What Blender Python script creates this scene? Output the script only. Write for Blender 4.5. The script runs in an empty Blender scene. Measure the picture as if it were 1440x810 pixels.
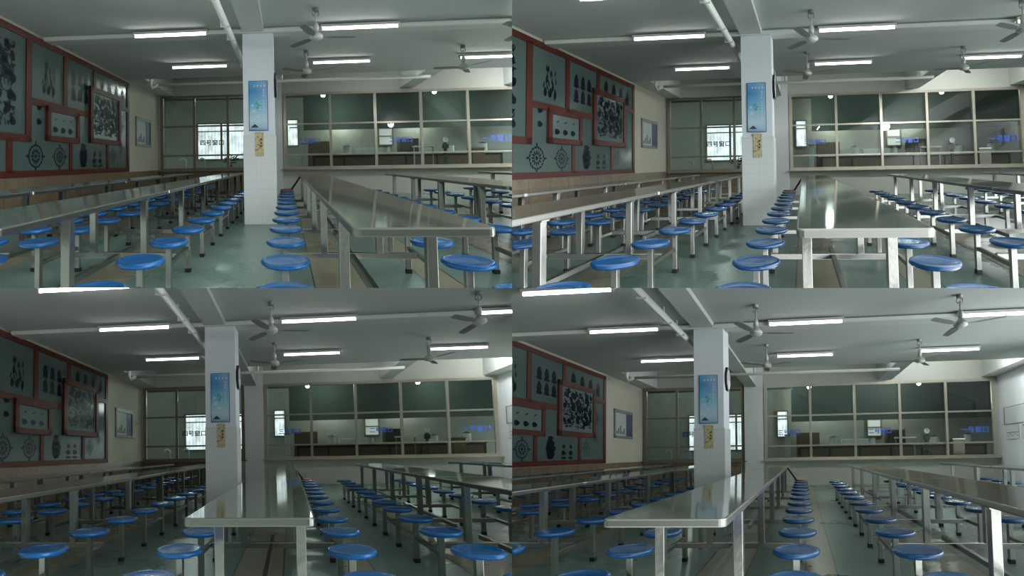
# A canteen seen in four stills set two by two.  The picture is a montage, so the place is built four
# times (one hall per still), each hall complete and at true size, all in front of ONE camera.
# A hall is laid out in room metres (x right, y up, z into the room); its depth axis runs obliquely
# (left/right and up/down) so that the four halls fan out side by side and one above the other.
import bpy, bmesh, math, random
import numpy as np
from mathutils import Vector

sc = bpy.context.scene
COL = sc.collection
F = 569.74                      # focal length in pixels of a 1440 px wide frame
FL = 1.104                      # eye height above the floor
G = -FL
# per hall: eye position in the room, yaw, pitch, roll of the room, oblique layout directions
HALLS = [
    dict(e=(0.0, 0.0, 0.0), r=(-.077, .048, .016), s=(-1, 1), where='upper left still'),
    dict(e=(.307, .004, -.024), r=(-.084, .050, .019), s=(1, 1), where='upper right still'),
    dict(e=(.770, .007, -.056), r=(-.084, .053, .018), s=(-1, -1), where='lower left still'),
    dict(e=(1.234, .013, -.087), r=(-.085, .054, .017), s=(1, -1), where='lower right still'),
]
KX, KZ = 360 / F, 202.5 / F


def rotm(ya, pi, ro):
    cy, sy = math.cos(ya), math.sin(ya)
    A = np.array([[cy, 0, -sy], [0, 1, 0], [sy, 0, cy]])
    cp, sp = math.cos(pi), math.sin(pi)
    B = np.array([[1, 0, 0], [0, cp, -sp], [0, sp, cp]])
    cr, sr = math.cos(ro), math.sin(ro)
    C = np.array([[cr, -sr, 0], [sr, cr, 0], [0, 0, 1]])
    return C @ B @ A


for h in HALLS:
    h['M'] = rotm(*h['r'])
    # effective upright of level polished surfaces in the obliquely laid hall, used as their shading normal
    U = h['M'] @ np.array([0., 1., 0.])
    d = np.array([0., -.12, 1.])
    r_ = d - 2 * d.dot(U) * U
    S = lambda q: np.array([q[0] + KX * h['s'][0] * q[2], q[2], q[1] + KZ * h['s'][1] * q[2]])
    n_ = S(r_) / np.linalg.norm(S(r_)) - S(d) / np.linalg.norm(S(d))
    h['up'] = tuple(float(v) for v in n_ / np.linalg.norm(n_))
H = HALLS[0]


def to_world(P):
    c = (np.asarray(P, float).reshape(-1, 3) - np.array(H['e'])) @ H['M'].T
    out = np.empty_like(c)
    out[:, 0] = c[:, 0] + KX * H['s'][0] * c[:, 2]
    out[:, 1] = c[:, 2]
    out[:, 2] = c[:, 1] + KZ * H['s'][1] * c[:, 2]
    return out


# ------------------------------------------------------------------ materials
MATS = {}


def new_mat(name):
    m = bpy.data.materials.new(name)
    m.use_nodes = True
    nt = m.node_tree
    b = nt.nodes['Principled BSDF']
    MATS[name] = m
    return m, nt, b


def srgb(r, g, b):
    f = lambda v: (v / 255 / 12.92) if v / 255 <= .04045 else ((v / 255 + .055) / 1.055) ** 2.4
    return (f(r), f(g), f(b), 1)


def N(nt, typ, **kw):
    n = nt.nodes.new(typ)
    for k, v in kw.items():
        setattr(n, k, v)
    return n


def rc(nt):
    return N(nt, 'ShaderNodeAttribute', attribute_name='rc')


def math_(nt, op, a, b=None, c=None):
    n = N(nt, 'ShaderNodeMath', operation=op)
    for i, v in enumerate((a, b, c)):
        if v is None:
            continue
        if isinstance(v, (int, float)):
            n.inputs[i].default_value = v
        else:
            nt.links.new(v, n.inputs[i])
    return n.outputs[0]


def mixc(nt, fac, a, b):
    n = N(nt, 'ShaderNodeMix', data_type='RGBA')
    for s, v in ((n.inputs[0], fac), (n.inputs[6], a), (n.inputs[7], b)):
        if isinstance(v, (int, float)):
            s.default_value = v
        elif isinstance(v, tuple):
            s.default_value = v
        else:
            nt.links.new(v, s)
    return n.outputs[2]


def noise(nt, scale, detail=3, vec=None, rough=.5):
    n = N(nt, 'ShaderNodeTexNoise')
    n.inputs['Scale'].default_value = scale
    n.inputs['Detail'].default_value = detail
    n.inputs['Roughness'].default_value = rough
    nt.links.new((vec or rc(nt).outputs['Vector']), n.inputs['Vector'])
    return n.outputs[0]


def mat(name, col, rough=.6, metal=0, spec=.5, var=.12, vscale=3., bump=0, bscale=20., coat=0):
    m, nt, b = new_mat(name)
    c2 = tuple(min(1, v * (1 - var)) for v in col[:3]) + (1,)
    c1 = tuple(min(1, v * (1 + var * .5)) for v in col[:3]) + (1,)
    nt.links.new(mixc(nt, noise(nt, vscale), c2, c1), b.inputs['Base Color'])
    b.inputs['Roughness'].default_value = rough
    b.inputs['Metallic'].default_value = metal
    b.inputs['Specular IOR Level'].default_value = spec
    b.inputs['Coat Weight'].default_value = coat
    if bump:
        bp = N(nt, 'ShaderNodeBump')
        bp.inputs['Strength'].default_value = bump
        bp.inputs['Distance'].default_value = .01
        nt.links.new(noise(nt, bscale, 2), bp.inputs['Height'])
        if name == 'steel_top':
            nt.links.new(N(nt, 'ShaderNodeAttribute', attribute_name='up').outputs['Vector'], bp.inputs['Normal'])
        nt.links.new(bp.outputs[0], b.inputs['Normal'])
    return m


def emis(name, col, s):
    m, nt, b = new_mat(name)
    b.inputs['Base Color'].default_value = col
    b.inputs['Emission Color'].default_value = col
    b.inputs['Emission Strength'].default_value = s
    return m


def tile_lines(nt, u, v, su, sv, w):
    """1 on grout lines of a grid of su x sv metres"""
    out = None
    for a, s in ((u, su), (v, sv)):
        if a is None:
            continue
        fr = math_(nt, 'FRACT', math_(nt, 'DIVIDE', math_(nt, 'ADD', a, 100.), s))
        l = math_(nt, 'LESS_THAN', fr, w / s)
        out = l if out is None else math_(nt, 'MAXIMUM', out, l)
    return out


def sep(nt):
    s = N(nt, 'ShaderNodeSeparateXYZ')
    nt.links.new(rc(nt).outputs['Vector'], s.inputs[0])
    return s.outputs


# steel
mat('steel', srgb(172, 172, 166), .30, 1, var=.18, vscale=6, bump=.15, bscale=30)
mat('steel_rim', srgb(138, 138, 132), .36, 1, var=.06, vscale=3)
mat('steel_dull', srgb(150, 150, 142), .34, 1, var=.2, vscale=6, bump=.1, bscale=25)
mat('steel_top', srgb(120, 130, 120), .07, .6, var=.14, vscale=1.5, bump=.03, bscale=2.2)
mat('blue_plastic', srgb(14, 84, 142), .22, 0, .55, var=.14, vscale=6)
mat('red_plastic', srgb(150, 62, 45), .35)
mat('black_rubber', srgb(16, 16, 17), .6)
mat('ceiling_paint', srgb(194, 200, 195), .9, var=.08, vscale=.6)
mat('beam_paint', srgb(204, 208, 202), .85, var=.06, vscale=1)
mat('pipe_paint', srgb(226, 230, 222), .5)
mat('fan_white', srgb(205, 206, 200), .4)
mat('fan_blade', srgb(140, 143, 138), .45, .3)
mat('wall_cream', srgb(186, 184, 165), .8, var=.06, vscale=1.2)
mat('aluminium', srgb(190, 184, 168), .4, .5, var=.15, vscale=4)
mat('bronze_frame', srgb(128, 122, 104), .45, .3)
mat('red_frame', srgb(84, 27, 15), .5, var=.25, vscale=4)
mat('mural_glass', srgb(84, 102, 98), .22, 0, .12, var=.14, vscale=.8)
mat('mural_pale', srgb(104, 122, 118), .22, 0, .12, var=.12, vscale=1)
mat('navy_paint', srgb(12, 24, 42), .4, 0, .1)
mat('sign_blue', srgb(30, 52, 120), .4)
mat('sign_pale_blue', srgb(84, 120, 214), .4)
emis('pale_panel_glow', (.75, .82, .80, 1), .30)  # pale kitchen panel lightened by added emission, not a light source
mat('paper_white', srgb(214, 218, 218), .7, var=.03)
mat('ink_grey', srgb(100, 106, 112), .7)
mat('board_grey', srgb(122, 126, 120), .5)
mat('board_blue', srgb(52, 62, 106), .5, var=.3, vscale=12)
mat('clock_black', srgb(22, 22, 24), .3)
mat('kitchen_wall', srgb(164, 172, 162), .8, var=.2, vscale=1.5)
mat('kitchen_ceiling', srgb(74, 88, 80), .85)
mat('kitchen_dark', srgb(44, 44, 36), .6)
mat('cabinet_brown', srgb(92, 78, 60), .5, var=.2)
mat('pale_panel', srgb(176, 186, 182), .6)
mat('plant_green', srgb(48, 66, 40), .7, var=.3, vscale=10)
mat('poster_white', srgb(215, 225, 235), .5, var=.02)
mat('poster_green', srgb(96, 170, 150), .5)
mat('poster_dark', srgb(60, 62, 80), .5)
mat('poster_red', srgb(190, 70, 60), .5)
mat('steam_white', srgb(200, 208, 214), .5)
emis('tube_light', (1.0, 1.0, .97, 1), 11)
emis('bulb_light', (.88, 1.0, .95, 1), 14)
emis('daylight_pane', (.86, .95, 1.0, 1), 1.15)

m = MATS['daylight_pane']
nt = m.node_tree
b = nt.nodes['Principled BSDF']
X, Y, Z = sep(nt)
st = math_(nt, 'SINE', math_(nt, 'MULTIPLY', X, 38.))
nt.links.new(math_(nt, 'ADD', math_(nt, 'MULTIPLY', st, .16), math_(nt, 'MULTIPLY', noise(nt, 2.5), 1.9)), b.inputs['Emission Strength'])

# floor: green terrazzo with beige strips
m, nt, b = new_mat('floor_terrazzo')
X, Y, Z = sep(nt)
strip = None
for a0, a1 in ((.22, .68), (1.24, 1.53), (2.36, 2.86), (-2.0, -1.55), (-3.6, -3.1), (4.7, 5.2)):
    s = math_(nt, 'MULTIPLY', math_(nt, 'GREATER_THAN', X, a0), math_(nt, 'LESS_THAN', X, a1))
    strip = s if strip is None else math_(nt, 'MAXIMUM', strip, s)
n1 = noise(nt, 1.1, 4)
n2 = noise(nt, 60, 2)
green = mixc(nt, n1, srgb(88, 114, 105), srgb(118, 142, 132))
beige = mixc(nt, n1, srgb(128, 122, 98), srgb(152, 146, 120))
c = mixc(nt, strip, green, beige)
c = mixc(nt, math_(nt, 'MULTIPLY', n2, .35), c, srgb(70, 82, 76))
edge = None
for a0 in (.22, .68, 1.24, 1.53, 2.36, 2.86):
    s = math_(nt, 'LESS_THAN', math_(nt, 'ABSOLUTE', math_(nt, 'SUBTRACT', X, a0)), .008)
    edge = s if edge is None else math_(nt, 'MAXIMUM', edge, s)
c = mixc(nt, edge, c, srgb(60, 66, 58))
nt.links.new(c, b.inputs['Base Color'])
nt.links.new(math_(nt, 'ADD', math_(nt, 'MULTIPLY', n1, .18), .20), b.inputs['Roughness'])
b.inputs['Specular IOR Level'].default_value = .5
nt.links.new(N(nt, 'ShaderNodeAttribute', attribute_name='up').outputs['Vector'], b.inputs['Normal'])

# white wall tiles
m, nt, b = new_mat('wall_tile')
X, Y, Z = sep(nt)
g = tile_lines(nt, math_(nt, 'ADD', X, Z), Y, .32, .16, .008)
c = mixc(nt, noise(nt, .8), srgb(206, 212, 210), srgb(226, 230, 228))
nt.links.new(mixc(nt, math_(nt, 'MULTIPLY', g, .18), c, srgb(150, 156, 152)), b.inputs['Base Color'])
b.inputs['Roughness'].default_value = .3

# painted back wall
mat('wall_paint', srgb(186, 188, 178), .75, var=.05, vscale=1)
mat('wall_right_paint', srgb(236, 240, 242), .7, var=.03, vscale=1)
mat('pillar_paint', srgb(226, 232, 236), .6, var=.04, vscale=2)

# brown marble wainscot
m, nt, b = new_mat('brown_marble')
X, Y, Z = sep(nt)
c = mixc(nt, noise(nt, 2.2, 6, rough=.7), srgb(58, 48, 36), srgb(176, 160, 130))
c = mixc(nt, noise(nt, 9, 4), c, srgb(104, 86, 64))
g = tile_lines(nt, math_(nt, 'ADD', X, Z), Y, .62, .30, .012)
nt.links.new(mixc(nt, g, c, srgb(60, 52, 42)), b.inputs['Base Color'])
b.inputs['Roughness'].default_value = .35

# window glass
m, nt, b = new_mat('window_glass')
nt.nodes.remove(b)
tr = N(nt, 'ShaderNodeBsdfTransparent')
tr.inputs[0].default_value = (.80, .88, .84, 1)
gl = N(nt, 'ShaderNodeBsdfGlossy')
gl.inputs['Roughness'].default_value = .02
lw = N(nt, 'ShaderNodeLayerWeight')
lw.inputs[0].default_value = .25
mx = N(nt, 'ShaderNodeMixShader')
nt.links.new(math_(nt, 'ADD', math_(nt, 'MULTIPLY', lw.outputs['Fresnel'], .5), .05), mx.inputs[0])
nt.links.new(tr.outputs[0], mx.inputs[1])
nt.links.new(gl.outputs[0], mx.inputs[2])
nt.links.new(mx.outputs[0], nt.nodes['Material Output'].inputs[0])

# poster print: blue sky gradient by height
m, nt, b = new_mat('poster_print')
X, Y, Z = sep(nt)
t = math_(nt, 'DIVIDE', math_(nt, 'SUBTRACT', Y, .60), .91)
ramp = N(nt, 'ShaderNodeValToRGB')
e = ramp.color_ramp.elements
e[0].position, e[0].color = 0, srgb(70, 110, 180)
e[1].position, e[1].color = 1, srgb(90, 165, 215)
for p, cc in ((.06, srgb(160, 190, 215)), (.2, srgb(196, 222, 232)), (.5, srgb(110, 190, 222)), (.8, srgb(60, 135, 200))):
    k = e.new(p)
    k.color = cc
nt.links.new(t, ramp.inputs[0])
fx = math_(nt, 'DIVIDE', math_(nt, 'ADD', X, .682), .336)
c = mixc(nt, math_(nt, 'MULTIPLY', math_(nt, 'MULTIPLY', fx, noise(nt, 6)), .9), ramp.outputs[0], srgb(190, 215, 228))
nt.links.new(c, b.inputs['Base Color'])
b.inputs['Roughness'].default_value = .35

m, nt, b = new_mat('strip_print')
c = mixc(nt, noise(nt, 22, 3), srgb(160, 165, 120), srgb(226, 214, 170))
c = mixc(nt, math_(nt, 'GREATER_THAN', noise(nt, 30, 2), .56), c, srgb(176, 134, 108))
nt.links.new(c, b.inputs['Base Color'])
b.inputs['Roughness'].default_value = .6


# ------------------------------------------------------------------ geometry
class MB:
    """collects faces in room coordinates; becomes ONE mesh object"""

    def __init__(s):
        s.v, s.f = [], []

    def add(s, vs, fs):
        o = len(s.v)
        s.v += [tuple(p) for p in vs]
        s.f += [tuple(i + o for i in q) for q in fs]
        return s

    def box(s, x0, x1, y0, y1, z0, z1, b=0):
        if b:
            return s.rbox(x0, x1, y0, y1, z0, z1, b)
        vs = [(x, y, z) for x in (x0, x1) for y in (y0, y1) for z in (z0, z1)]
        return s.add(vs, [(0, 1, 3, 2), (4, 6, 7, 5), (0, 4, 5, 1), (2, 3, 7, 6), (0, 2, 6, 4), (1, 5, 7, 3)])

    def rbox(s, x0, x1, y0, y1, z0, z1, b, seg=2):
        bm = bmesh.new()
        bmesh.ops.create_cube(bm, size=1)
        for v in bm.verts:
            v.co = Vector(((x0 + x1) / 2 + v.co.x * (x1 - x0), (y0 + y1) / 2 + v.co.y * (y1 - y0), (z0 + z1) / 2 + v.co.z * (z1 - z0)))
        bmesh.ops.bevel(bm, geom=bm.edges[:], offset=b, segments=seg, affect='EDGES', profile=.5)
        bm.verts.index_update()
        s.add([v.co[:] for v in bm.verts], [[v.index for v in f.verts] for f in bm.faces])
        bm.free()
        return s

    def quad(s, a, b, c, d):
        return s.add([a, b, c, d], [(0, 1, 2, 3)])

    def tube(s, pts, r, n=10, cap=True):
        pts = [np.array(p, float) for p in pts]
        rings = []
        ref = None
        for i, p in enumerate(pts):
            t = (pts[min(i + 1, len(pts) - 1)] - pts[max(i - 1, 0)])
            t /= np.linalg.norm(t)
            if ref is None:
                ref = np.array([0, 1., 0]) if abs(t[1]) < .9 else np.array([1., 0, 0])
            u = np.cross(t, ref)
            u /= np.linalg.norm(u)
            w = np.cross(u, t)
            ref = w
            rr = r[i] if isinstance(r, (list, tuple)) else r
            rings.append([p + rr * (math.cos(k * 2 * math.pi / n) * u + math.sin(k * 2 * math.pi / n) * w) for k in range(n)])
        vs = [q for R in rings for q in R]
        fs = [(i * n + k, i * n + (k + 1) % n, (i + 1) * n + (k + 1) % n, (i + 1) * n + k) for i in range(len(pts) - 1) for k in range(n)]
        if cap:
            fs += [tuple(range(n))[::-1], tuple((len(pts) - 1) * n + k for k in range(n))]
        return s.add(vs, fs)

    def lathe(s, cx, cy, cz, prof, n=24):
        """profile of (radius, y) from bottom to top about the vertical axis"""
        vs, fs = [], []
        for r, y in prof:
            vs += [(cx + r * math.cos(2 * math.pi * k / n), cy + y, cz + r * math.sin(2 * math.pi * k / n)) for k in range(n)]
        for i in range(len(prof) - 1):
            fs += [(i * n + k, i * n + (k + 1) % n, (i + 1) * n + (k + 1) % n, (i + 1) * n + k) for k in range(n)]
        fs += [tuple(range(n))[::-1], tuple((len(prof) - 1) * n + k for k in range(n))]
        return s.add(vs, fs)


def kids_collect(o):
    return o


STATS = dict(made=0, dropped=0)


def emit(name, mb, material, parent=None, kind=None, smooth=False, margin=1.35):
    """link a collected mesh as one object of the current hall; trim it where the hall meets its neighbours"""
    if not mb.v:
        return None
    W = to_world(mb.v)
    # wholly outside this hall's side of the party planes or well outside the view: not built
    sx, sz = H['s']
    yy = np.maximum(W[:, 1], .05)
    px, pz = W[:, 0] / yy * F * sx, W[:, 2] / yy * F * sz
    if (W[:, 1] < .4).all() or (W[:, 0] * sx <= .0005).all() or (W[:, 2] * sz <= .0005).all():
        STATS['dropped'] += 1
        return None
    if kind != 'structure' and ((px > 720 * margin).all() or (pz > 405 * margin).all()):
        STATS['dropped'] += 1
        return None
    bm = bmesh.new()
    L = bm.verts.layers.float_vector.new('rc')
    LU = bm.verts.layers.float_vector.new('up')
    up = Vector(H['up'])
    vv = []
    for p, w in zip(mb.v, W):
        v = bm.verts.new(w)
        v[L] = Vector(p)
        v[LU] = up
        vv.append(v)
    for f in mb.f:
        try:
            bm.faces.new([vv[i] for i in f])
        except ValueError:
            pass
    for co, no, test in (((0, 0, 0), (-sx, 0, 0), (W[:, 0] * sx < 0).any()), ((0, 0, 0), (0, 0, -sz), (W[:, 2] * sz < 0).any()),
                         ((0, .4, 0), (0, -1, 0), (W[:, 1] < .4).any())):
        if test:
            r = bmesh.ops.bisect_plane(bm, geom=bm.verts[:] + bm.edges[:] + bm.faces[:], plane_co=co, plane_no=no, clear_outer=True)
            ed = [g for g in r['geom_cut'] if isinstance(g, bmesh.types.BMEdge) and len(g.link_faces) == 1]
            if len(ed) > 2 and kind != 'structure':
                try:
                    bmesh.ops.holes_fill(bm, edges=ed, sides=0)
                except Exception:
                    pass
    if not bm.faces:
        bm.free()
        STATS['dropped'] += 1
        return None
    bmesh.ops.recalc_face_normals(bm, faces=bm.faces[:])
    base = Vector((0, 0, 0))
    anc = parent
    while anc is not None:
        base += Vector(anc.location)
        anc = anc.parent
    loc = Vector((0, 0, 0))
    if parent is None or parent.type == 'EMPTY':
        lo = Vector([min(v.co[i] for v in bm.verts) for i in range(3)])
        hi = Vector([max(v.co[i] for v in bm.verts) for i in range(3)])
        loc = Vector(((lo.x + hi.x) / 2, (lo.y + hi.y) / 2, lo.z)) - base
    for v in bm.verts:
        v.co -= base + loc
    me = bpy.data.meshes.new(name)
    bm.to_mesh(me)
    bm.free()
    me.materials.append(MATS[material])
    if smooth:
        me.polygons.foreach_set('use_smooth', [True] * len(me.polygons))
    o = bpy.data.objects.new(name, me)
    COL.objects.link(o)
    o.location = loc
    if parent is not None:
        o.parent = parent
    if kind:
        o['kind'] = kind
    STATS['made'] += 1
    return o


def thing(name, label, cat, at, group=None):
    o = bpy.data.objects.new(name, None)
    COL.objects.link(o)
    o.empty_display_size = .2
    o.location = Vector(to_world([at])[0])
    o['label'] = label + ', ' + H['where']
    o['category'] = cat
    if group:
        o['group'] = group + ', ' + H['where']
    return o


def part_empty(name, at, parent):
    o = bpy.data.objects.new(name, None)
    COL.objects.link(o)
    o.empty_display_size = .1
    o.parent = parent
    o.location = Vector(to_world([at])[0]) - Vector(parent.location)
    return o


def prune(o):
    """forget a thing none of whose parts is built"""
    for c in list(o.children):
        if c.type == 'EMPTY' and not prune(c):
            pass
    if not o.children:
        bpy.data.objects.remove(o)
        return False
    return True


def tag(o, label, cat, group=None):
    if o is None:
        return
    o['label'] = label + ', ' + H['where']
    o['category'] = cat
    if group:
        o['group'] = group + ', ' + H['where']


# ---- lettering
_txt = {}


def text_shape(body, size, bold=0.0):
    key = (body, size, bold)
    if key not in _txt:
        cu = bpy.data.curves.new('lettering', 'FONT')
        cu.body = body
        cu.size = size
        cu.offset = bold
        cu.align_x = 'CENTER'
        cu.align_y = 'CENTER'
        cu.resolution_u = 2
        o = bpy.data.objects.new('lettering', cu)
        COL.objects.link(o)
        dg = bpy.context.evaluated_depsgraph_get()
        dg.update()
        me = o.evaluated_get(dg).to_mesh()
        _txt[key] = ([v.co[:] for v in me.vertices], [tuple(p.vertices) for p in me.polygons])
        o.evaluated_get(dg).to_mesh_clear()
        bpy.data.objects.remove(o)
        bpy.data.curves.remove(cu)
    return _txt[key]


# ------------------------------------------------------------------ furniture
SEAT = [(.018, -.05), (.10, -.047), (.150, -.040), (.1655, -.026), (.1675, -.014), (.163, -.004), (.152, 0), (.138, -.002), (.125, -.006),
        (.06, -.0075), (.03, -.006), (.012, -.006)]
UL = 2.72           # length of one table unit
SP = .68            # stool spacing
TOP = .821          # height of a table top
ORD = ['nearest', 'second nearest', 'third nearest', 'farthest']


def make_stool(root, cx, cz, side, seat_mat='blue_plastic', label=None, detail=24):
    s = part_empty('stool', (cx, G, cz), root)
    if label:
        s['label'] = label
    emit('seat', MB().lathe(cx, G + .45, cz, SEAT, detail), seat_mat, s, smooth=True)
    m = MB().box(cx - .024, cx + .024, G + .035, G + .402, cz - .024, cz + .024, .004)
    m.box(cx - .05, cx + .05, G + .394, G + .402, cz - .05, cz + .05)
    emit('post', m, 'steel', s)
    emit('foot_cap', MB().box(cx - .028, cx + .028, G, G + .042, cz - .028, cz + .028, .004), 'black_rubber', s)
    return s


def make_table(row, k, xc, hw, z0, so, last_red=False, n_units=3):
    """one unit: top on four legs, two crossbars at .25 m, centre beam, eight stools on the bars"""
    z1 = z0 + UL - .012
    place = {-2: 'row along mural wall', -1: 'row left of pillar', 0: 'row right of pillar',
             1: 'row right of aisle', 2: 'row by right wall'}[row]
    o = ORD[k] if k < n_units - 1 else 'farthest'
    if n_units == 4 and k == 2:
        o = 'third nearest'
    root = thing('canteen_table', f'steel canteen table with blue stools, {o} in {place}', 'table', (xc, G, (z0 + z1) / 2),
                 'canteen tables with fixed stools')
    y = G + TOP
    m = MB()
    # top with rounded plan corners and a rolled edge
    r = .035
    ring = []
    for cx_, cz_, a0 in ((xc + hw - r, z1 - r, 0), (xc - hw + r, z1 - r, 90), (xc - hw + r, z0 + r, 180), (xc + hw - r, z0 + r, 270)):
        for a in range(0, 91, 18):
            t = math.radians(a0 + a)
            ring.append((cx_, cz_, math.cos(t), math.sin(t)))
    n = len(ring)
    prof = [(-.012, -.042), (-.002, -.040), (0, -.034), (0, -.008), (-.003, -.002), (-.010, 0)]
    vs = []
    for d, dy in prof:
        vs += [(a + (r + d) * ca, y + dy, b_ + (r + d) * sa) for a, b_, ca, sa in ring]
    fs = [(i * n + q, i * n + (q + 1) % n, (i + 1) * n + (q + 1) % n, (i + 1) * n + q) for i in range(len(prof) - 1) for q in range(n)]
    fs += [tuple(range(n))[::-1]]
    m.add(vs, fs)
    rim = emit('tabletop_rim', m, 'steel_rim', root)
    top = MB().add(vs[-n:], [tuple(range(n))])
    emit('tabletop', top, 'steel_top', root)
    for q in (0, 1):
        zc = z0 + (.5 + q) * UL / 2
        for sx in (-1, 1):
            lx = xc + sx * (hw - .05)
            lm = MB().box(lx - .03, lx + .03, G + .27, y - .04, zc - .03, zc + .03, .004)
            lm.box(lx - .04, lx + .04, y - .052, y - .040, zc - .04, zc + .04)
            emit('leg', lm, 'steel', root)
        # crossbar reaching out to the stool bars on both sides
        emit('crossbar', MB().box(xc - so + .02, xc + so - .02, G + .22, G + .272, zc - .022, zc + .022, .004), 'steel', root)
        for sx in (-1, 1):
            bx = xc + sx * so
            emit('stool_bar', MB().box(bx - .018, bx + .018, G + .228, G + .264, zc - SP / 2 + .024, zc + SP / 2 - .024, .003), 'steel_dull', root)
            for dz in (-SP / 2, SP / 2):
                make_stool(root, bx, zc + dz, sx, detail=28 if zc < 6 else 20)
    emit('centre_beam', MB().box(xc - .022, xc + .022, G + .225, G + .268, z0 + .3, z1 - .3, .004), 'steel_dull', root)
    if last_red:
        for sx in (-1, 1):
            bx = xc + sx * so
            make_stool(root, bx, z1 + .34, sx, 'red_plastic', 'stool with a red seat at the row end')
            emit('brace', MB().tube([(xc + sx * (hw - .02), y - .06, z1 - .02), (bx - sx * .10, G + .42, z1 + .28)], .022, 8), 'black_rubber', root)
    prune(root)


def fluorescent(x0, x1, z, y, label):
    root = thing('fluorescent_light', label, 'light', ((x0 + x1) / 2, y, z), 'fluorescent ceiling lights')
    emit('housing', MB().box(x0 - .02, x1 + .02, y + .025, y + .075, z - .05, z + .05, .006), 'fan_white', root)
    for x in (x0, x1):
        emit('lamp_holder', MB().box(x - .012, x + .012, y - .028, y + .026, z - .024, z + .024, .004), 'fan_white', root)
    emit('lamp_tube', MB().tube([(x0 + .01, y, z), (x1 - .01, y, z)], .020, 12), 'tube_light', root, smooth=True)
    prune(root)


def ceiling_fan(cx, cz, label, ang=0):
    y = 2.02
    root = thing('ceiling_fan', label, 'fan', (cx, y, cz), 'ceiling fans')
    emit('hook_plate', MB().lathe(cx, 2.44, cz, [(.05, 0), (.05, .05), (.02, .058)], 16), 'fan_blade', root)
    m = MB()
    pts = [(cx + .05 * math.cos(t), 2.40 + .045 * math.sin(t), cz) for t in [math.radians(a) for a in range(-60, 250, 30)]]
    m.tube(pts, .008, 6)
    emit('hook', m, 'fan_blade', root)
    emit('rod', MB().tube([(cx, 2.40, cz), (cx, y + .1, cz)], .014, 10), 'fan_white', root, smooth=True)
    emit('canopy', MB().lathe(cx, y + .10, cz, [(.035, 0), (.045, .03), (.04, .10), (.02, .14)], 16), 'fan_white', root, smooth=True)
    emit('motor_housing', MB().lathe(cx, y, cz, [(.03, -.055), (.07, -.045), (.105, -.02), (.11, .01), (.09, .04), (.05, .07), (.03, .10)], 24), 'fan_white', root, smooth=True)
    for k in range(3):
        a = math.radians(ang + 120 * k)
        ca, sa = math.cos(a), math.sin(a)
        vs, fs = [], []
        prof = [(.09, .02), (.16, .035), (.24, .062), (.42, .066), (.60, .058), (.64, .035)]
        for d, w in prof:
            for s_, hy in ((-1, -.006), (1, .010)):
                for th in (0, .004):
                    vs.append((cx + d * ca - s_ * w * sa, y - .005 + hy + th, cz + d * sa + s_ * w * ca))
        for i in range(len(prof) - 1):
            o = i * 4
            fs += [(o, o + 4, o + 6, o + 2), (o + 1, o + 3, o + 7, o + 5), (o, o + 1, o + 5, o + 4), (o + 2, o + 6, o + 7, o + 3)]
        fs += [(0, 2, 3, 1), (20, 21, 23, 22)]
        emit('blade', MB().add(vs, fs), 'fan_blade', root)
    prune(root)


def leaf(mb, x, z, y, L, W, a, n=8):
    """a flat leaf-shaped stroke on the plane x = const"""
    vs = []
    for i in range(n):
        t = 2 * math.pi * i / n
        u, v = L * math.cos(t), W * math.sin(t) * (1 - .35 * math.cos(t))
        vs.append((x, y + u * math.sin(a) + v * math.cos(a), z + u * math.cos(a) - v * math.sin(a)))
    mb.add(vs, [tuple(range(n))])


def rosette(mb, x, z, y, R, n=8, rings=2):
    leaf(mb, x, z, y, R * .16, R * .16, 0)
    for q in range(rings):
        r = R * (.42 + .36 * q)
        for k in range(n + 4 * q):
            a = 2 * math.pi * (k + .5 * q) / (n + 4 * q)
            leaf(mb, x, z + r * math.cos(a), y + r * math.sin(a), R * .17, R * .075, a + (0 if q == 0 else 1.2))
    for k in range(4):
        a = math.pi / 2 * k
        leaf(mb, x, z + R * .98 * math.cos(a), y + R * .98 * math.sin(a), R * .16, R * .09, a)


def dense(mb, x, z0, z1, y0, y1, n, rnd, s=.05):
    for k in range(n):
        z, y = rnd.uniform(z0, z1), rnd.uniform(y0, y1)
        if k % 7 == 0:
            leaf(mb, x, z, y, s * 1.5, s * 1.3, rnd.uniform(0, 3))
        else:
            leaf(mb, x - 0, z, y, s * rnd.uniform(.7, 1.5), s * rnd.uniform(.22, .45), rnd.uniform(0, 3.1))


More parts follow.
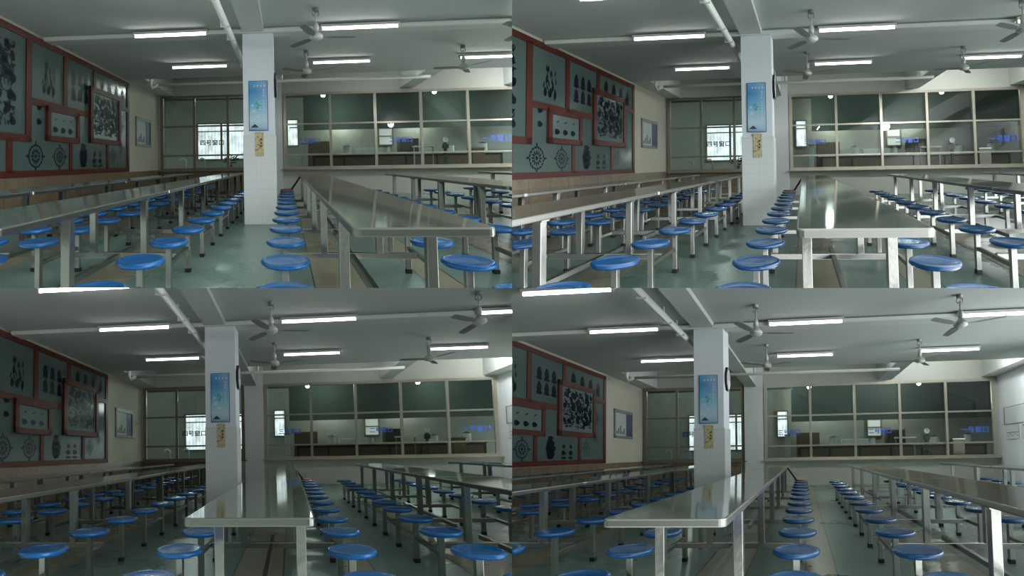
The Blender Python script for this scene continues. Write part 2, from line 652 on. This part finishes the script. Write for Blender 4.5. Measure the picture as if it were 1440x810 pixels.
def mural(rnd):
    x = -4.655
    root = thing('wall_mural', 'red framed glass mural with dark blue folk patterns on left wall', 'mural', (x, -.17, 8))
    t = .035
    # frame bars: z0,z1,y0,y1
    bars = [(3.6, 11.56, 2.31, 2.43), (3.6, 11.56, -.18, -.06), (11.42, 11.56, -.18, 2.43), (6.84, 7.0, .45, 2.35), (3.6, 7.0, .45, .58),
            (8.06, 8.20, 1.17, 2.35), (7.0, 9.25, 1.14, 1.27), (9.36, 9.50, 1.80, 2.35), (10.80, 11.45, 1.56, 1.68),
            (6.36, 6.50, -.1, .5), (8.30, 8.42, -.1, .55), (10.08, 10.20, -.1, .6), (4.9, 5.03, -.1, 2.35)]
    fm = MB()
    for a, b_, c_, d in bars:
        fm.box(x, x + t, c_, d, a, b_)
    emit('frame', fm, 'red_frame', root)
    panels = [('flat', 3.6, 11.5, -.15, 2.4, .0, None)]
    bg = emit('backing_panel', MB().box(x, x + .012, -.15, 2.4, 3.6, 11.5), 'mural_glass', root)
    P = MB()
    xx = x + .015
    dense(P, xx, 5.1, 6.55, .75, 2.15, 420, rnd, .055)
    emit('painted_pattern', P, 'navy_paint', root)
    P = MB()      # tree of slim figures
    for k in range(26):
        a = rnd.uniform(-.4, .4)
        leaf(P, xx, 7.55 + rnd.uniform(-.2, .2), rnd.uniform(1.42, 1.98), .07, .02, 1.57 + a)
    for s_ in (-.16, 0, .16):
        leaf(P, xx, 7.55 + s_, 1.5, .10, .045, 1.57)
    emit('painted_pattern', P, 'navy_paint', root)
    P = MB()
    for a in range(3):
        for b_ in range(2):
            z, y = 8.48 + .27 * a, 1.62 + .33 * b_
            leaf(P, xx, z, y, .13, .085, 1.57, 10)
            leaf(P, xx, z, y - .13, .05, .11, 1.57, 8)
    emit('painted_pattern', P, 'navy_paint', root)
    P = MB()
    for a in range(4):
        z, y = 9.85 + .42 * a, 2.08 - .02 * a
        leaf(P, xx, z, y, .13, .10, 1.57, 10)
        leaf(P, xx, z, y - .1, .12, .05, 0, 8)
    leaf(P, xx, 11.1, 1.85, .12, .1, 1.57, 10)
    emit('painted_pattern', P, 'navy_paint', root)
    P = MB()
    for z, y, R, q in ((7.12, .18, .0, 0), (7.16, .2, .26, 12), (7.95, .2, .24, 12), (11.0, .5, .14, 8), (11.05, 1.1, .16, 8), (10.5, .25, .2, 8)):
        if R:
            rosette(P, xx, z, y, R, q, 2)
    emit('painted_pattern', P, 'navy_paint', root)
    P = MB()      # lantern, little pavilions
    for dy, L, W in ((.42, .05, .12), (.3, .09, .16), (.18, .12, .20), (.05, .12, .16), (-.03, .05, .10)):
        leaf(P, xx, 8.93, dy + .05, W, L, 0, 10)
    for z in (9.45, 9.75):
        leaf(P, xx, z, .12, .10, .06, 0)
        leaf(P, xx, z, .28, .05, .06, 1.57)
        leaf(P, xx, z, .0, .12, .03, 0)
    for y in (.85, 1.12):
        leaf(P, xx, 7.25, y, .08, .06, 0)
    emit('painted_pattern', P, 'navy_paint', root)
    # two raised panels
    for (a, b_, c_, d, w) in ((9.15, 10.88, .54, 1.90, .13), (7.44, 8.64, .50, 1.19, .11)):
        sub = MB()
        for q in ((a, b_, d - w, d), (a, b_, c_, c_ + w), (a, a + w, c_, d), (b_ - w, b_, c_, d)):
            sub.box(x + .02, x + .075, q[2], q[3], q[0], q[1])
        fr = emit('raised_frame', sub, 'red_frame', root)
        if fr is None:
            continue
        emit('panel', MB().box(x + .03, x + .045, c_ + .02, d - .02, a + .02, b_ - .02), 'mural_pale', fr)
        P = MB()
        if a > 9:
            dense(P, x + .05, a + .22, b_ - .22, c_ + .24, d - .20, 330, rnd, .05)
        else:
            for k in range(3):
                leaf(P, x + .05, a + .3 + .28 * k, c_ + .24, .09, .06, 0)
                leaf(P, x + .05, a + .32 + .28 * k, c_ + .45, .06, .012, .5)
        emit('painted_pattern', P, 'navy_paint', fr)
    prune(root)


def window_wall(idx, xs, y0, y1, rails, z, fmat, label_n):
    """a glazed screen between hall and kitchen: frame, mullions, rails, one pane per opening"""
    fr = MB()
    w = .05
    fr.box(xs[0] - w, xs[-1] + w, y1 - .02, y1 + .07, z - .05, z + .05)
    fr.box(xs[0] - w, xs[-1] + w, y0 - .05, y0 + .04, z - .06, z + .05)
    for i, x in enumerate(xs):
        ww = .055 if i in (0, len(xs) - 1) else .042
        fr.box(x - ww, x + ww, y0, y1, z - .05, z + .04)
    for r_ in rails:
        fr.box(xs[0], xs[-1], r_ - .028, r_ + .028, z - .035, z + .03)
    f = emit(f'window_{idx}', fr, fmat, None, 'structure')
    if f is None:
        return
    ys = [y0] + list(rails) + [y1]
    for i in range(len(xs) - 1):
        for j in range(len(ys) - 1):
            emit('pane', MB().quad((xs[i], ys[j], z), (xs[i + 1], ys[j], z), (xs[i + 1], ys[j + 1], z), (xs[i], ys[j + 1], z)), 'window_glass', f, 'structure')
    sill = MB().box(xs[0] - .15, xs[-1] + .15, y0 - .085, y0 - .045, z - .16, z)
    emit('window_sill', sill, fmat, f, 'structure')


def sign(body, x, y, z, size, label, sx=1.0, m_='sign_pale_blue'):
    vs, fs = text_shape(body, size, 0)
    mb = MB()
    for q, (dx, dy) in enumerate(((0, 0), (.006, 0), (-.006, 0), (0, .005), (0, -.005))):      # thickened strokes
        mb.add([(x + v[0] * sx + dx, y + v[1] + dy, z - .001 * q) for v in vs], fs)
    o = emit('window_sign', mb, m_)
    tag(o, label, 'sign', 'window number signs')


def hall(rnd):
    ZB = 14.42
    CE = 2.50
    # ---------- shell
    m = MB()
    m.quad((-4.7, G, 2.5), (8.0, G, 2.5), (8.0, G, ZB + .1), (-4.7, G, ZB + .1))
    emit('floor', m, 'floor_terrazzo', None, 'structure')
    m = MB()
    m.quad((-4.7, CE, 4.8), (8.0, CE, 4.8), (8.0, CE, 11.4), (-4.7, CE, 11.4))
    m.quad((-4.7, CE, 11.4), (8.0, CE, 11.4), (8.0, CE + .7, 11.4), (-4.7, CE + .7, 11.4))
    m.quad((-4.7, CE + .7, 11.4), (8.0, CE + .7, 11.4), (8.0, CE + .7, ZB), (-4.7, CE + .7, ZB))
    emit('ceiling', m, 'ceiling_paint', None, 'structure')
    # beams
    for i, bx in enumerate([(-.79, -.39, 2.41, CE + .02, 4.8, 7.62), (-.79, -.39, 2.44, 3.2, 7.6, ZB), (-4.68, 7.98, 2.41, CE + .02, 7.36, 7.64),
                            (3.95, 4.42, 2.56, 3.2, 11.4, ZB), (7.45, 7.98, 2.56, 3.2, 11.4, ZB), (-4.68, -4.1, 2.50, 3.2, 11.4, ZB)]):
        emit(f'trim_{i + 1}', MB().box(*bx), 'beam_paint', None, 'structure')
    # left wall: marble below, mural, cream beyond
    emit('wall_left', MB().quad((-4.66, -.19, 3.5), (-4.66, -.19, ZB), (-4.66, 3.2, ZB), (-4.66, 3.2, 3.5)), 'wall_cream', None, 'structure')
    emit('baseboard_left', MB().box(-4.68, -4.63, G, -.19, 3.5, ZB), 'brown_marble', None, 'structure')
    emit('baseboard_back', MB().box(-4.66, -1.0, G, -.26, ZB - .06, ZB), 'brown_marble', None, 'structure')
    # back wall with two openings
    m = MB()
    for (a, b_, c_, d) in ((-4.7, 8, 2.48, 3.25), (-4.7, -4.58, G, 2.5), (-.86, -.13, G, 2.5), (7.87, 8, G, 2.5), (-4.6, -.86, G, -.22), (-.13, 7.87, G, -.22)):
        m.box(a, b_, c_, d, ZB, ZB + .12)
    emit('wall_back', m, 'wall_paint', None, 'structure')
    emit('trim_7', MB().box(-.84, -.16, G, 3.2, ZB - .10, ZB), 'wall_tile', None, 'structure')
    emit('wall_right', MB().quad((7.95, G, 9), (7.95, G, ZB), (7.95, 3.2, ZB), (7.95, 3.2, 9)), 'wall_right_paint', None, 'structure')
    # pillar: painted above, tiled and a little wider below
    pb = MB().box(-.793, -.226, .50, 2.45, 7.377, 7.93)
    pl = emit('pillar', pb, 'pillar_paint', None, 'structure')
    if pl is not None:
        emit('pillar_tiles', MB().box(-.803, -.206, G, .52, 7.362, 7.95, .006), 'wall_tile', pl, 'structure')
    # windows
    window_wall(1, (-4.53, -3.34, -2.12, -.91), -.17, 2.42, (.32, 1.38), ZB, 'bronze_frame', 0)
    window_wall(2, (-.08, 1.53, 3.09, 4.65, 6.22, 7.80), -.17, 2.42, (.29, 1.37), ZB, 'aluminium', 1)
    sign('四号窗口', -2.70, .76, ZB - .01, .215, 'dark blue Chinese lettering on the glazed screen left of the pillar', 1.05, 'sign_blue')
    sign('三号窗口', .76, .76, ZB - .01, .20, 'blue Chinese lettering on the first pane right of the pillar')
    sign('二号窗口', 3.95, .74, ZB - .01, .20, 'blue Chinese lettering on the third pane, above a white shelf')
    sign('一号窗口', 7.15, .72, ZB - .01, .24, 'blue Chinese lettering on the last pane by the right wall')
    # ---------- mural and boards
    mural(rnd)
    r = thing('notice_board', 'grey framed notice board with white and blue sheets on cream wall', 'notice board', (-4.64, .6, 12.8))
    fm = MB()
    for q in ((.60, .68, 12.12, 13.48), (1.42, 1.52, 12.12, 13.48), (.6, 1.52, 12.12, 12.2), (.6, 1.52, 13.42, 13.48)):
        fm.box(-4.66, -4.62, q[0], q[1], q[2], q[3])
    emit('frame', fm, 'board_grey', r)
    emit('white_sheet', MB().box(-4.66, -4.645, .66, 1.44, 12.2, 13.0), 'pale_panel', r)
    emit('blue_sheet', MB().box(-4.66, -4.64, .66, 1.44, 13.0, 13.42), 'board_blue', r)
    mk = MB()
    for k in range(5):
        mk.box(-4.644, -4.64, .74, .74 + .09 * (k % 3 + 1), 12.28 + .13 * k, 12.36 + .13 * k)
    emit('lettering', mk, 'ink_grey', r)
    prune(r)
    # poster on pillar
    zf = 7.377
    r = thing('poster', 'tall blue sky poster with small mountain in thin frame on pillar', 'poster', (-.51, .6, zf))
    emit('frame', MB().box(-.690, -.338, .597, 1.517, zf - .012, zf - .001), 'sign_blue', r)
    emit('print', MB().box(-.680, -.348, .607, 1.507, zf - .016, zf - .012), 'poster_print', r)
    mt = MB().add([(-.66, .655, zf - .018), (-.62, .69, zf - .018), (-.585, .72, zf - .018), (-.555, .70, zf - .018), (-.52, .665, zf - .018), (-.51, .655, zf - .018)], [(0, 1, 2, 3, 4, 5)])
    emit('mountain_picture', mt, 'poster_dark', r)
    tm = MB()
    for k in range(4):
        xk = -.60 + .062 * k
        for q in range(3):
            tm.box(xk, xk + .032, 1.405 + .013 * q, 1.412 + .013 * q, zf - .0185, zf - .0165)
        tm.box(xk + .012, xk + .018, 1.40, 1.445, zf - .0185, zf - .0165)
    for k in range(13):
        yk = 1.33 - .05 * k
        if k in (3, 8):
            continue
        for q in range(3):
            tm.box(-.43, -.40, yk + .009 * q, yk + .005 + .009 * q, zf - .0185, zf - .0165)
        if k > 2:
            tm.box(-.50, -.475, yk, yk + .006, zf - .0185, zf - .0165)
            tm.box(-.492, -.486, yk - .008, yk + .016, zf - .0185, zf - .0165)
    emit('lettering', tm, 'poster_white', r)
    fl = MB()
    for (cx, cy, R) in ((-.60, .95, .035), (-.53, .86, .03), (-.62, 1.06, .02)):
        for k in range(6):
            a = k * math.pi / 3
            vs = [(cx + R * .6 * math.cos(a) + R * .5 * math.cos(t), cy + R * .6 * math.sin(a) + R * .5 * math.sin(t), zf - .0175) for t in [i * math.pi / 4 for i in range(8)]]
            fl.add(vs, [tuple(range(8))])
    emit('flower_picture', fl, 'poster_white', r)
    gm = MB()
    for (cx, cy) in ((-.53, 1.02), (-.50, 1.07), (-.55, 1.10)):
        vs = [(cx + .022 * math.cos(t), cy + .03 * math.sin(t), zf - .0172) for t in [i * math.pi / 4 for i in range(8)]]
        gm.add(vs, [tuple(range(8))])
    emit('leaf_picture', gm, 'poster_green', r)
    prune(r)
    r = thing('paper_strip', 'narrow faded yellow picture strip pasted below the blue poster', 'poster', (-.53, .13, zf))
    emit('strip', MB().box(-.585, -.425, .13, .575, zf - .022, zf - .016), 'strip_print', r)
    mk = MB()
    for k in range(3):
        mk.box(-.49, -.455, .42 - .06 * k, .45 - .06 * k, zf - .025, zf - .022)
    emit('lettering', mk, 'poster_dark', r)
    prune(r)
    # clock on the pillar side
    r = thing('wall_clock', 'black framed wall clock on right side of the pillar', 'clock', (-.2, 1.25, 7.66))
    oct_ = lambda R1, R2, x: [(x, 1.475 + R2 * math.sin(a), 7.66 + R1 * math.cos(a)) for a in [math.radians(22.5 + 45 * k) for k in range(8)]]
    a, b_ = oct_(.20, .245, -.226), oct_(.20, .245, -.180)
    emit('case', MB().add(a + b_, [tuple(range(8)), tuple(range(8, 16))] + [(k, (k + 1) % 8, 8 + (k + 1) % 8, 8 + k) for k in range(8)]), 'clock_black', r)
    emit('dial', MB().add(oct_(.165, .205, -.177), [tuple(range(8))]), 'paper_white', r)
    emit('hands', MB().box(-.175, -.171, 1.47, 1.60, 7.655, 7.67).box(-.175, -.171, 1.47, 1.485, 7.66, 7.76), 'clock_black', r)
    prune(r)
    # notices on right wall
    r = thing('wall_notice', 'thin framed white notice sheet on right wall beside the last pane', 'notice', (7.93, .85, 13.4))
    emit('sheet', MB().box(7.935, 7.95, .86, 1.40, 12.3, 13.95), 'paper_white', r)
    emit('frame_edge', MB().box(7.925, 7.95, .84, 1.42, 13.95, 14.0).box(7.93, 7.95, .84, .86, 12.3, 13.95).box(7.93, 7.95, 1.40, 1.42, 12.3, 13.95), 'board_grey', r)
    prune(r)
    r = thing('paper_sheets', 'small printed paper sheets pinned below the framed notice', 'paper', (7.93, .3, 13.2))
    emit('sheet', MB().box(7.93, 7.938, .36, .80, 13.1, 13.9), 'paper_white', r)
    emit('sheet', MB().box(7.93, 7.938, .34, .82, 12.2, 12.95), 'paper_white', r)
    mk = MB()
    for k in range(5):
        mk.box(7.926, 7.93, .46 + .05 * (k % 2), .475 + .05 * (k % 2), 13.15 + .14 * k, 13.26 + .14 * k)
    mk.box(7.926, 7.93, .56, .58, 13.1, 13.85)
    for k in range(4):
        mk.box(7.926, 7.93, .74, .78, 12.3 + .15 * k, 12.40 + .15 * k)
    emit('lettering', mk, 'ink_grey', r)
    prune(r)
    # ---------- pipes
    p = emit('ceiling_pipe', MB().tube([(-.96, 2.27, 4.6), (-.96, 2.27, 11.25)], .055, 14), 'pipe_paint', smooth=True)
    tag(p, 'thick white pipe running into the hall below the ceiling left of pillar', 'pipe')
    if p is not None:
        for z in (5.3, 6.4, 7.1, 9.2):
            cl = MB()
            cl.box(-1.03, -.89, 2.21, 2.235, z - .015, z + .015).box(-1.04, -1.02, 2.21, 2.5, z - .012, z + .012)
            emit('bracket', cl, 'pipe_paint', p)
    r = thing('drain_pipe', 'white crosswise pipe under the ceiling before the glazed screens', 'pipe', (0, 2.35, 11.5))
    emit('pipe', MB().tube([(-3.72, 2.34, 11.5), (4.0, 2.34, 11.5)], .042, 12), 'pipe_paint', r, smooth=True)
    emit('riser', MB().tube([(-.12, 2.34, 11.5), (-.12, 2.72, 11.5)], .035, 10), 'pipe_paint', r, smooth=True)
    emit('elbow', MB().tube([(-3.95, 2.75, 11.5), (-3.95, 2.38, 11.5), (-3.90, 2.25, 11.5), (-3.72, 2.36, 11.5)], .05, 10), 'pipe_paint', r, smooth=True)
    prune(r)
    o = emit('cable_conduit', MB().box(-4.6, 7.9, 2.40, 2.465, 7.30, 7.36), 'pipe_paint')
    tag(o, 'long white cable trunking crossing the ceiling in line with the pillar', 'conduit')
    # ---------- ceiling lights: columns and rows
    cols = [(-2.80, -1.44, 'left'), (.66, 2.01, 'middle'), (4.09, 5.44, 'right')]
    rows = [(3.9, 'first'), (5.40, 'second'), (7.27, 'third'), (9.77, 'fourth')]
    for x0, x1, cn in cols:
        for z, rn in rows:
            if rn in ('first', 'second') and cn != 'left':
                continue
            if rn == 'first':
                continue
            fluorescent(x0, x1, z, 2.40, f'lit white tube light, {rn} row from front, {cn} column')
    # ---------- fans
    ceiling_fan(.50, 6.5, 'white ceiling fan, nearer one in column right of pillar', 8)
    ceiling_fan(.46, 8.97, 'small white ceiling fan, farther one in column right of pillar', 215)
    ceiling_fan(3.78, 6.5, 'white ceiling fan, nearer one at the right', 92)
    ceiling_fan(3.86, 9.05, 'white ceiling fan, farther one at the right', 60)
    # ---------- tables
    for row, xc, hw, z0, so, n in ((-2, -3.24, .30, 1.78, .54, 4), (-1, -1.63, .30, 1.78, .59, 4), (0, .572, .30, 1.78, .60, 3),
                                   (1, 2.63, .32, 1.78, .63, 3), (2, 4.98, .31, 2.3, .62, 3)):
        for k in range(n):
            make_table(row, k, xc, hw, z0 + k * UL, so, last_red=(row == 0 and k == n - 1), n_units=n)
    # ---------- kitchen behind the screens
    KB = 19.6
    m = MB()
    m.quad((-8, G, KB), (11, G, KB), (11, 3.2, KB), (-8, 3.2, KB))
    emit('wall_kitchen', m, 'kitchen_wall', None, 'structure')
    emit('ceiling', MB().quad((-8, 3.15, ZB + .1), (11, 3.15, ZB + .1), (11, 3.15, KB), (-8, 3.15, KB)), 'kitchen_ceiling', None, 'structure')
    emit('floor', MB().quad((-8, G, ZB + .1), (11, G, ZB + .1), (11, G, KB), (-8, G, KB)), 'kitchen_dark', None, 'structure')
    emit('wall_kitchen_left', MB().quad((-8, G, ZB + .1), (-8, G, KB), (-8, 3.2, KB), (-8, 3.2, ZB + .1)), 'kitchen_wall', None, 'structure')
    emit('wall_kitchen_right', MB().quad((11, G, ZB + .1), (11, G, KB), (11, 3.2, KB), (11, 3.2, ZB + .1)), 'kitchen_wall', None, 'structure')
    emit('trim_8', MB().box(.75, 11, 1.45, 3.15, 18.2, 18.3), 'kitchen_ceiling', None, 'structure')
    for i, (a, b_, c_, d) in enumerate(((-4.35, -3.25, .25, 1.95), (-3.15, -2.05, .25, 1.95), (-1.95, -.95, .25, 1.95), (.05, .5, .85, 2.05), (4.35, 4.95, .8, 1.55))):  # the last is a pale panel framed like a window, its glow added
        fr = emit(f'window_{i + 3}', MB().box(a - .06, b_ + .06, c_ - .06, c_, KB - .06, KB).box(a - .06, b_ + .06, d, d + .06, KB - .06, KB)
                  .box(a - .06, a, c_, d, KB - .06, KB).box(b_, b_ + .06, c_, d, KB - .06, KB).box(a, b_, d - .38, d - .33, KB - .06, KB), 'bronze_frame', None, 'structure')
        if fr is not None:
            emit('pane', MB().quad((a, c_, KB - .02), (b_, c_, KB - .02), (b_, d, KB - .02), (a, d, KB - .02)), 'daylight_pane' if i < 4 else 'pale_panel_glow', fr, 'structure')
    for x, z, nm in ((1.56, 17.3, 'left'), (6.12, 17.2, 'right')):
        r = thing('kitchen_lamp', f'round glowing kitchen lamp behind the glass, {nm} one of two', 'lamp', (x, 2.85, z), 'kitchen ceiling lamps')
        emit('bulb', MB().lathe(x, 2.86, z, [(.02, -.09), (.07, -.07), (.095, 0), (.07, .07), (.03, .09)], 16), 'bulb_light', r, smooth=True)
        emit('stem', MB().tube([(x, 2.94, z), (x, 3.15, z)], .02, 8), 'kitchen_dark', r)
        prune(r)
    # serving counter with shelf
    r = thing('serving_counter', 'long dark steel serving counter behind the right glazed screen', 'counter', (3.5, G, 15.6))
    emit('worktop', MB().box(-.1, 7.8, -.24, -.19, 15.2, 16.0, .01), 'steel_dull', r)
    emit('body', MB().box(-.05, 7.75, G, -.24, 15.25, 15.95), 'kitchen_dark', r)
    prune(r)
    r = thing('serving_counter', 'steel counter with taps behind the left glazed screen', 'counter', (-2.7, G, 15.6))
    emit('worktop', MB().box(-4.6, -1.0, -.24, -.19, 15.2, 16.0, .01), 'steel_dull', r)
    emit('body', MB().box(-4.55, -1.05, G, -.24, 15.25, 15.95), 'kitchen_dark', r)
    for x in (-3.95, -3.2, -2.25):
        emit('tap', MB().tube([(x, -.19, 15.6), (x, .12, 15.6), (x - .04, .2, 15.6), (x - .12, .24, 15.6), (x - .2, .2, 15.6), (x - .22, .12, 15.6)], .025, 10), 'steam_white', r, smooth=True)
    prune(r)
    for (a, b_, d, nm, mt_) in ((.95, 2.0, .95, 'brown kitchen cupboard behind the first and second right panes', 'cabinet_brown'),
                               (3.0, 4.3, .62, 'pale kitchen partition behind the second and third panes', 'pale_panel'),
                               (5.0, 5.8, 1.0, 'dark kitchen cupboard behind the third and fourth panes', 'kitchen_dark')):
        r = thing('kitchen_cupboard', nm, 'cupboard', ((a + b_) / 2, G, 18.6))
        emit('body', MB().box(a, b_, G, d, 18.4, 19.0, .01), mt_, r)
        mid = (a + b_) / 2
        for q0, q1 in ((a + .03, mid - .01), (mid + .01, b_ - .03)):
            dr = emit('door', MB().box(q0, q1, G + .1, d - .04, 18.37, 18.4), mt_, r)
            if dr is not None:
                emit('handle', MB().box(q1 - .06, q1 - .04, -.1, .1, 18.34, 18.37), 'steel_dull', dr)
        prune(r)
    r = thing('kitchen_bench', 'long dark kitchen bench against the rear wall behind right screen', 'bench', (4, G, 17.6))
    emit('worktop', MB().box(1.0, 8.8, .27, .32, 17.2, 17.9, .01), 'steel_dull', r)
    emit('body', MB().box(1.05, 8.75, G, .27, 17.25, 17.85), 'kitchen_dark', r)
    for q in range(6):
        emit('door', MB().box(1.15 + 1.26 * q, 2.33 + 1.26 * q, G + .1, .2, 17.22, 17.25), 'cabinet_brown', r)
    prune(r)
    for (xx, rad, hh, zz, nm) in ((2.55, .17, .34, 17.5, 'under the second right pane'), (4.15, .14, .26, 17.4, 'beside the pale partition'),
                                  (6.75, .19, .30, 17.5, 'right of the dial scale'), (8.1, .16, .36, 17.5, 'behind the last pane')):
        r = thing('cooking_pot', f'steel cooking pot on dark kitchen bench {nm}', 'pot', (xx, .32, zz))
        emit('body', MB().lathe(xx, .322, zz, [(rad * .9, 0), (rad, .03), (rad, hh), (rad + .015, hh + .01)], 18), 'pale_panel', r, smooth=False)
        emit('lid', MB().lathe(xx, .322, zz, [(rad + .01, hh + .012), (rad * .6, hh + .05), (.03, hh + .065), (.03, hh + .10)], 18), 'steel_dull', r)
        prune(r)
    r = thing('kitchen_shelf', 'white serving shelf on posts behind the third pane', 'shelf', (5.1, -.2, 15.7))
    emit('board', MB().box(4.75, 5.5, .52, .57, 15.6, 15.9), 'paper_white', r)
    for x in (4.78, 5.47):
        emit('post', MB().box(x - .02, x + .02, -.188, .52, 15.72, 15.76), 'steel_dull', r)
    prune(r)
    for xx, nm in ((.62, 'first'), (6.9, 'last')):
        r = thing('steam_cabinet', f'brown and steel kitchen steamer behind the {nm} right pane', 'appliance', (xx, -.19, 15.6))
        w_, h_ = (.28, .42) if xx > 3 else (.13, .70)
        emit('body', MB().box(xx - w_ * .5, xx + w_, -.188, h_, 15.4, 15.85, .01), 'cabinet_brown' if xx > 3 else 'pale_panel', r)
        emit('lid', MB().box(xx - w_ * .5 - .02, xx + w_ + .02, h_, h_ + .05, 15.38, 15.87, .01), 'steel_dull', r)
        prune(r)
    r = thing('dial_scale', 'white round dial on green stand behind the fourth pane', 'scale', (5.95, -.19, 15.8))
    cx, cy = 5.93, .78
    disc = lambda R, z: [(cx + R * math.cos(t), cy + R * math.sin(t), z) for t in [i * math.pi / 8 for i in range(16)]]
    a, b_ = disc(.10, 15.7), disc(.10, 15.78)
    emit('dial', MB().add(a + b_, [tuple(range(16)), tuple(range(16, 32))] + [(k, (k + 1) % 16, 16 + (k + 1) % 16, 16 + k) for k in range(16)]), 'paper_white', r)
    emit('pointer', MB().box(cx - .006, cx + .006, cy, cy + .08, 15.69, 15.698), 'clock_black', r)
    emit('stand', MB().box(cx - .05, cx + .05, -.188, cy - .1, 15.72, 15.80, .01).box(cx - .12, cx + .12, -.188, -.1, 15.6, 15.9, .01).box(cx - .1, cx + .1, .45, .62, 15.68, 15.8, .01), 'plant_green', r)
    prune(r)
    r = thing('potted_plant', 'dark leafy plant against the bright windows behind left screen', 'plant', (-2.35, -.2, 16.4))
    emit('pot', MB().lathe(-2.35, -.19, 16.4, [(.08, -.0), (.11, .14), (.12, .16)], 14), 'cabinet_brown', r)
    lf = MB()
    for k in range(60):
        a, e_ = rnd.uniform(0, 6.28), rnd.uniform(.1, 1.3)
        q = np.array([-2.35 + rnd.uniform(.05, .34) * math.cos(a), .02 + .3 * math.sin(e_) + rnd.uniform(-.1, .1), 16.4 + .2 * math.sin(a)])
        s_ = .07
        d1 = np.array([math.cos(a), .4, math.sin(a) * .5]) * s_
        d2 = np.array([-.3, math.cos(e_), .2]) * s_ * .5
        lf.add([q - d1, q - d2, q + d1, q + d2], [(0, 1, 2, 3)])
    emit('foliage', lf, 'plant_green', r)
    prune(r)


def lamp(kind, name, p, energy, col, size=None, aim=None):
    d = bpy.data.lights.new(name, kind)
    d.energy = energy
    d.color = col
    if kind == 'AREA':
        d.shape = 'RECTANGLE'
        d.size, d.size_y = size
    elif kind == 'POINT':
        d.shadow_soft_size = .12
    o = bpy.data.objects.new(name, d)
    COL.objects.link(o)
    a = Vector(to_world([p])[0])
    o.location = a
    if aim:
        o.rotation_euler = (Vector(to_world([aim])[0]) - a).to_track_quat('-Z', 'Y').to_euler()


for i, h in enumerate(HALLS):
    H = h
    hall(random.Random(5))
    # unseen fill lights added in the ceiling recess for the back wall, stronger rightwards
    for x, e_ in ((6.6, 210), (4.0, 75), (1.6, 34), (-2.6, 9)):
        lamp('POINT', 'recess_fill', (x, 3.0, 12.2), e_, (.95, .98, 1))
    for x, e_ in ((1.56, 45), (6.12, 45), (-3.2, 45)):
        lamp('POINT', 'kitchen_bulb_and_fill', (x, 2.5, 16.9), e_, (.9, 1, .95))  # light at the two bulbs, and one with no bulb behind the left screen
    for x in (2.2, 5.6):
        lamp('POINT', 'kitchen_bulb_and_fill', (x, 2.2, 18.9), 60, (1, .98, .9))  # fill added behind the bulkhead to lighten the rear kitchen

# ------------------------------------------------------------------ light
w = bpy.data.worlds.new('daylight')
sc.world = w
w.use_nodes = True
nt = w.node_tree
bg = nt.nodes['Background']
tc = N(nt, 'ShaderNodeTexCoord')
sp = N(nt, 'ShaderNodeSeparateXYZ')
nt.links.new(tc.outputs['Generated'], sp.inputs[0])
# brighter towards the window side (right), dim on the left and above
fx = math_(nt, 'MULTIPLY', math_(nt, 'ADD', sp.outputs[0], 1.0), .5)
fx = math_(nt, 'POWER', fx, 2.2)
c = mixc(nt, fx, srgb(150, 165, 158), srgb(240, 246, 250))
nt.links.new(c, bg.inputs[0])
# less light from straight behind the viewer
back = math_(nt, 'MULTIPLY', math_(nt, 'ADD', sp.outputs[1], .95), 4.0)
back = math_(nt, 'MINIMUM', math_(nt, 'MAXIMUM', back, .12), 1.0)
nt.links.new(math_(nt, 'MULTIPLY', math_(nt, 'ADD', math_(nt, 'MULTIPLY', fx, 3.8), 1.6), back), bg.inputs[1])

# soft low daylight from behind the viewer's right shoulder
sl = bpy.data.lights.new('window_daylight', 'SUN')
sl.energy = .6
sl.color = (.95, .98, 1)
sl.angle = math.radians(50)
so_ = bpy.data.objects.new('window_daylight', sl)
COL.objects.link(so_)
so_.rotation_euler = Vector((-.75, 1, -.02)).to_track_quat('-Z', 'Y').to_euler()

# ------------------------------------------------------------------ camera
cam = bpy.data.cameras.new('camera')
co = bpy.data.objects.new('camera', cam)
COL.objects.link(co)
cam.sensor_width = 36
cam.lens = 36 * F / 1440
cam.clip_start = .05
cam.clip_end = 200
co.location = (0, 0, 0)
co.rotation_euler = (math.radians(90), 0, 0)
sc.camera = co
sc.view_settings.view_transform = 'Standard'
sc.view_settings.look = 'None'
sc.cycles.max_bounces = 8
sc.cycles.use_denoising = True
print('STATS', STATS, len(bpy.data.objects))
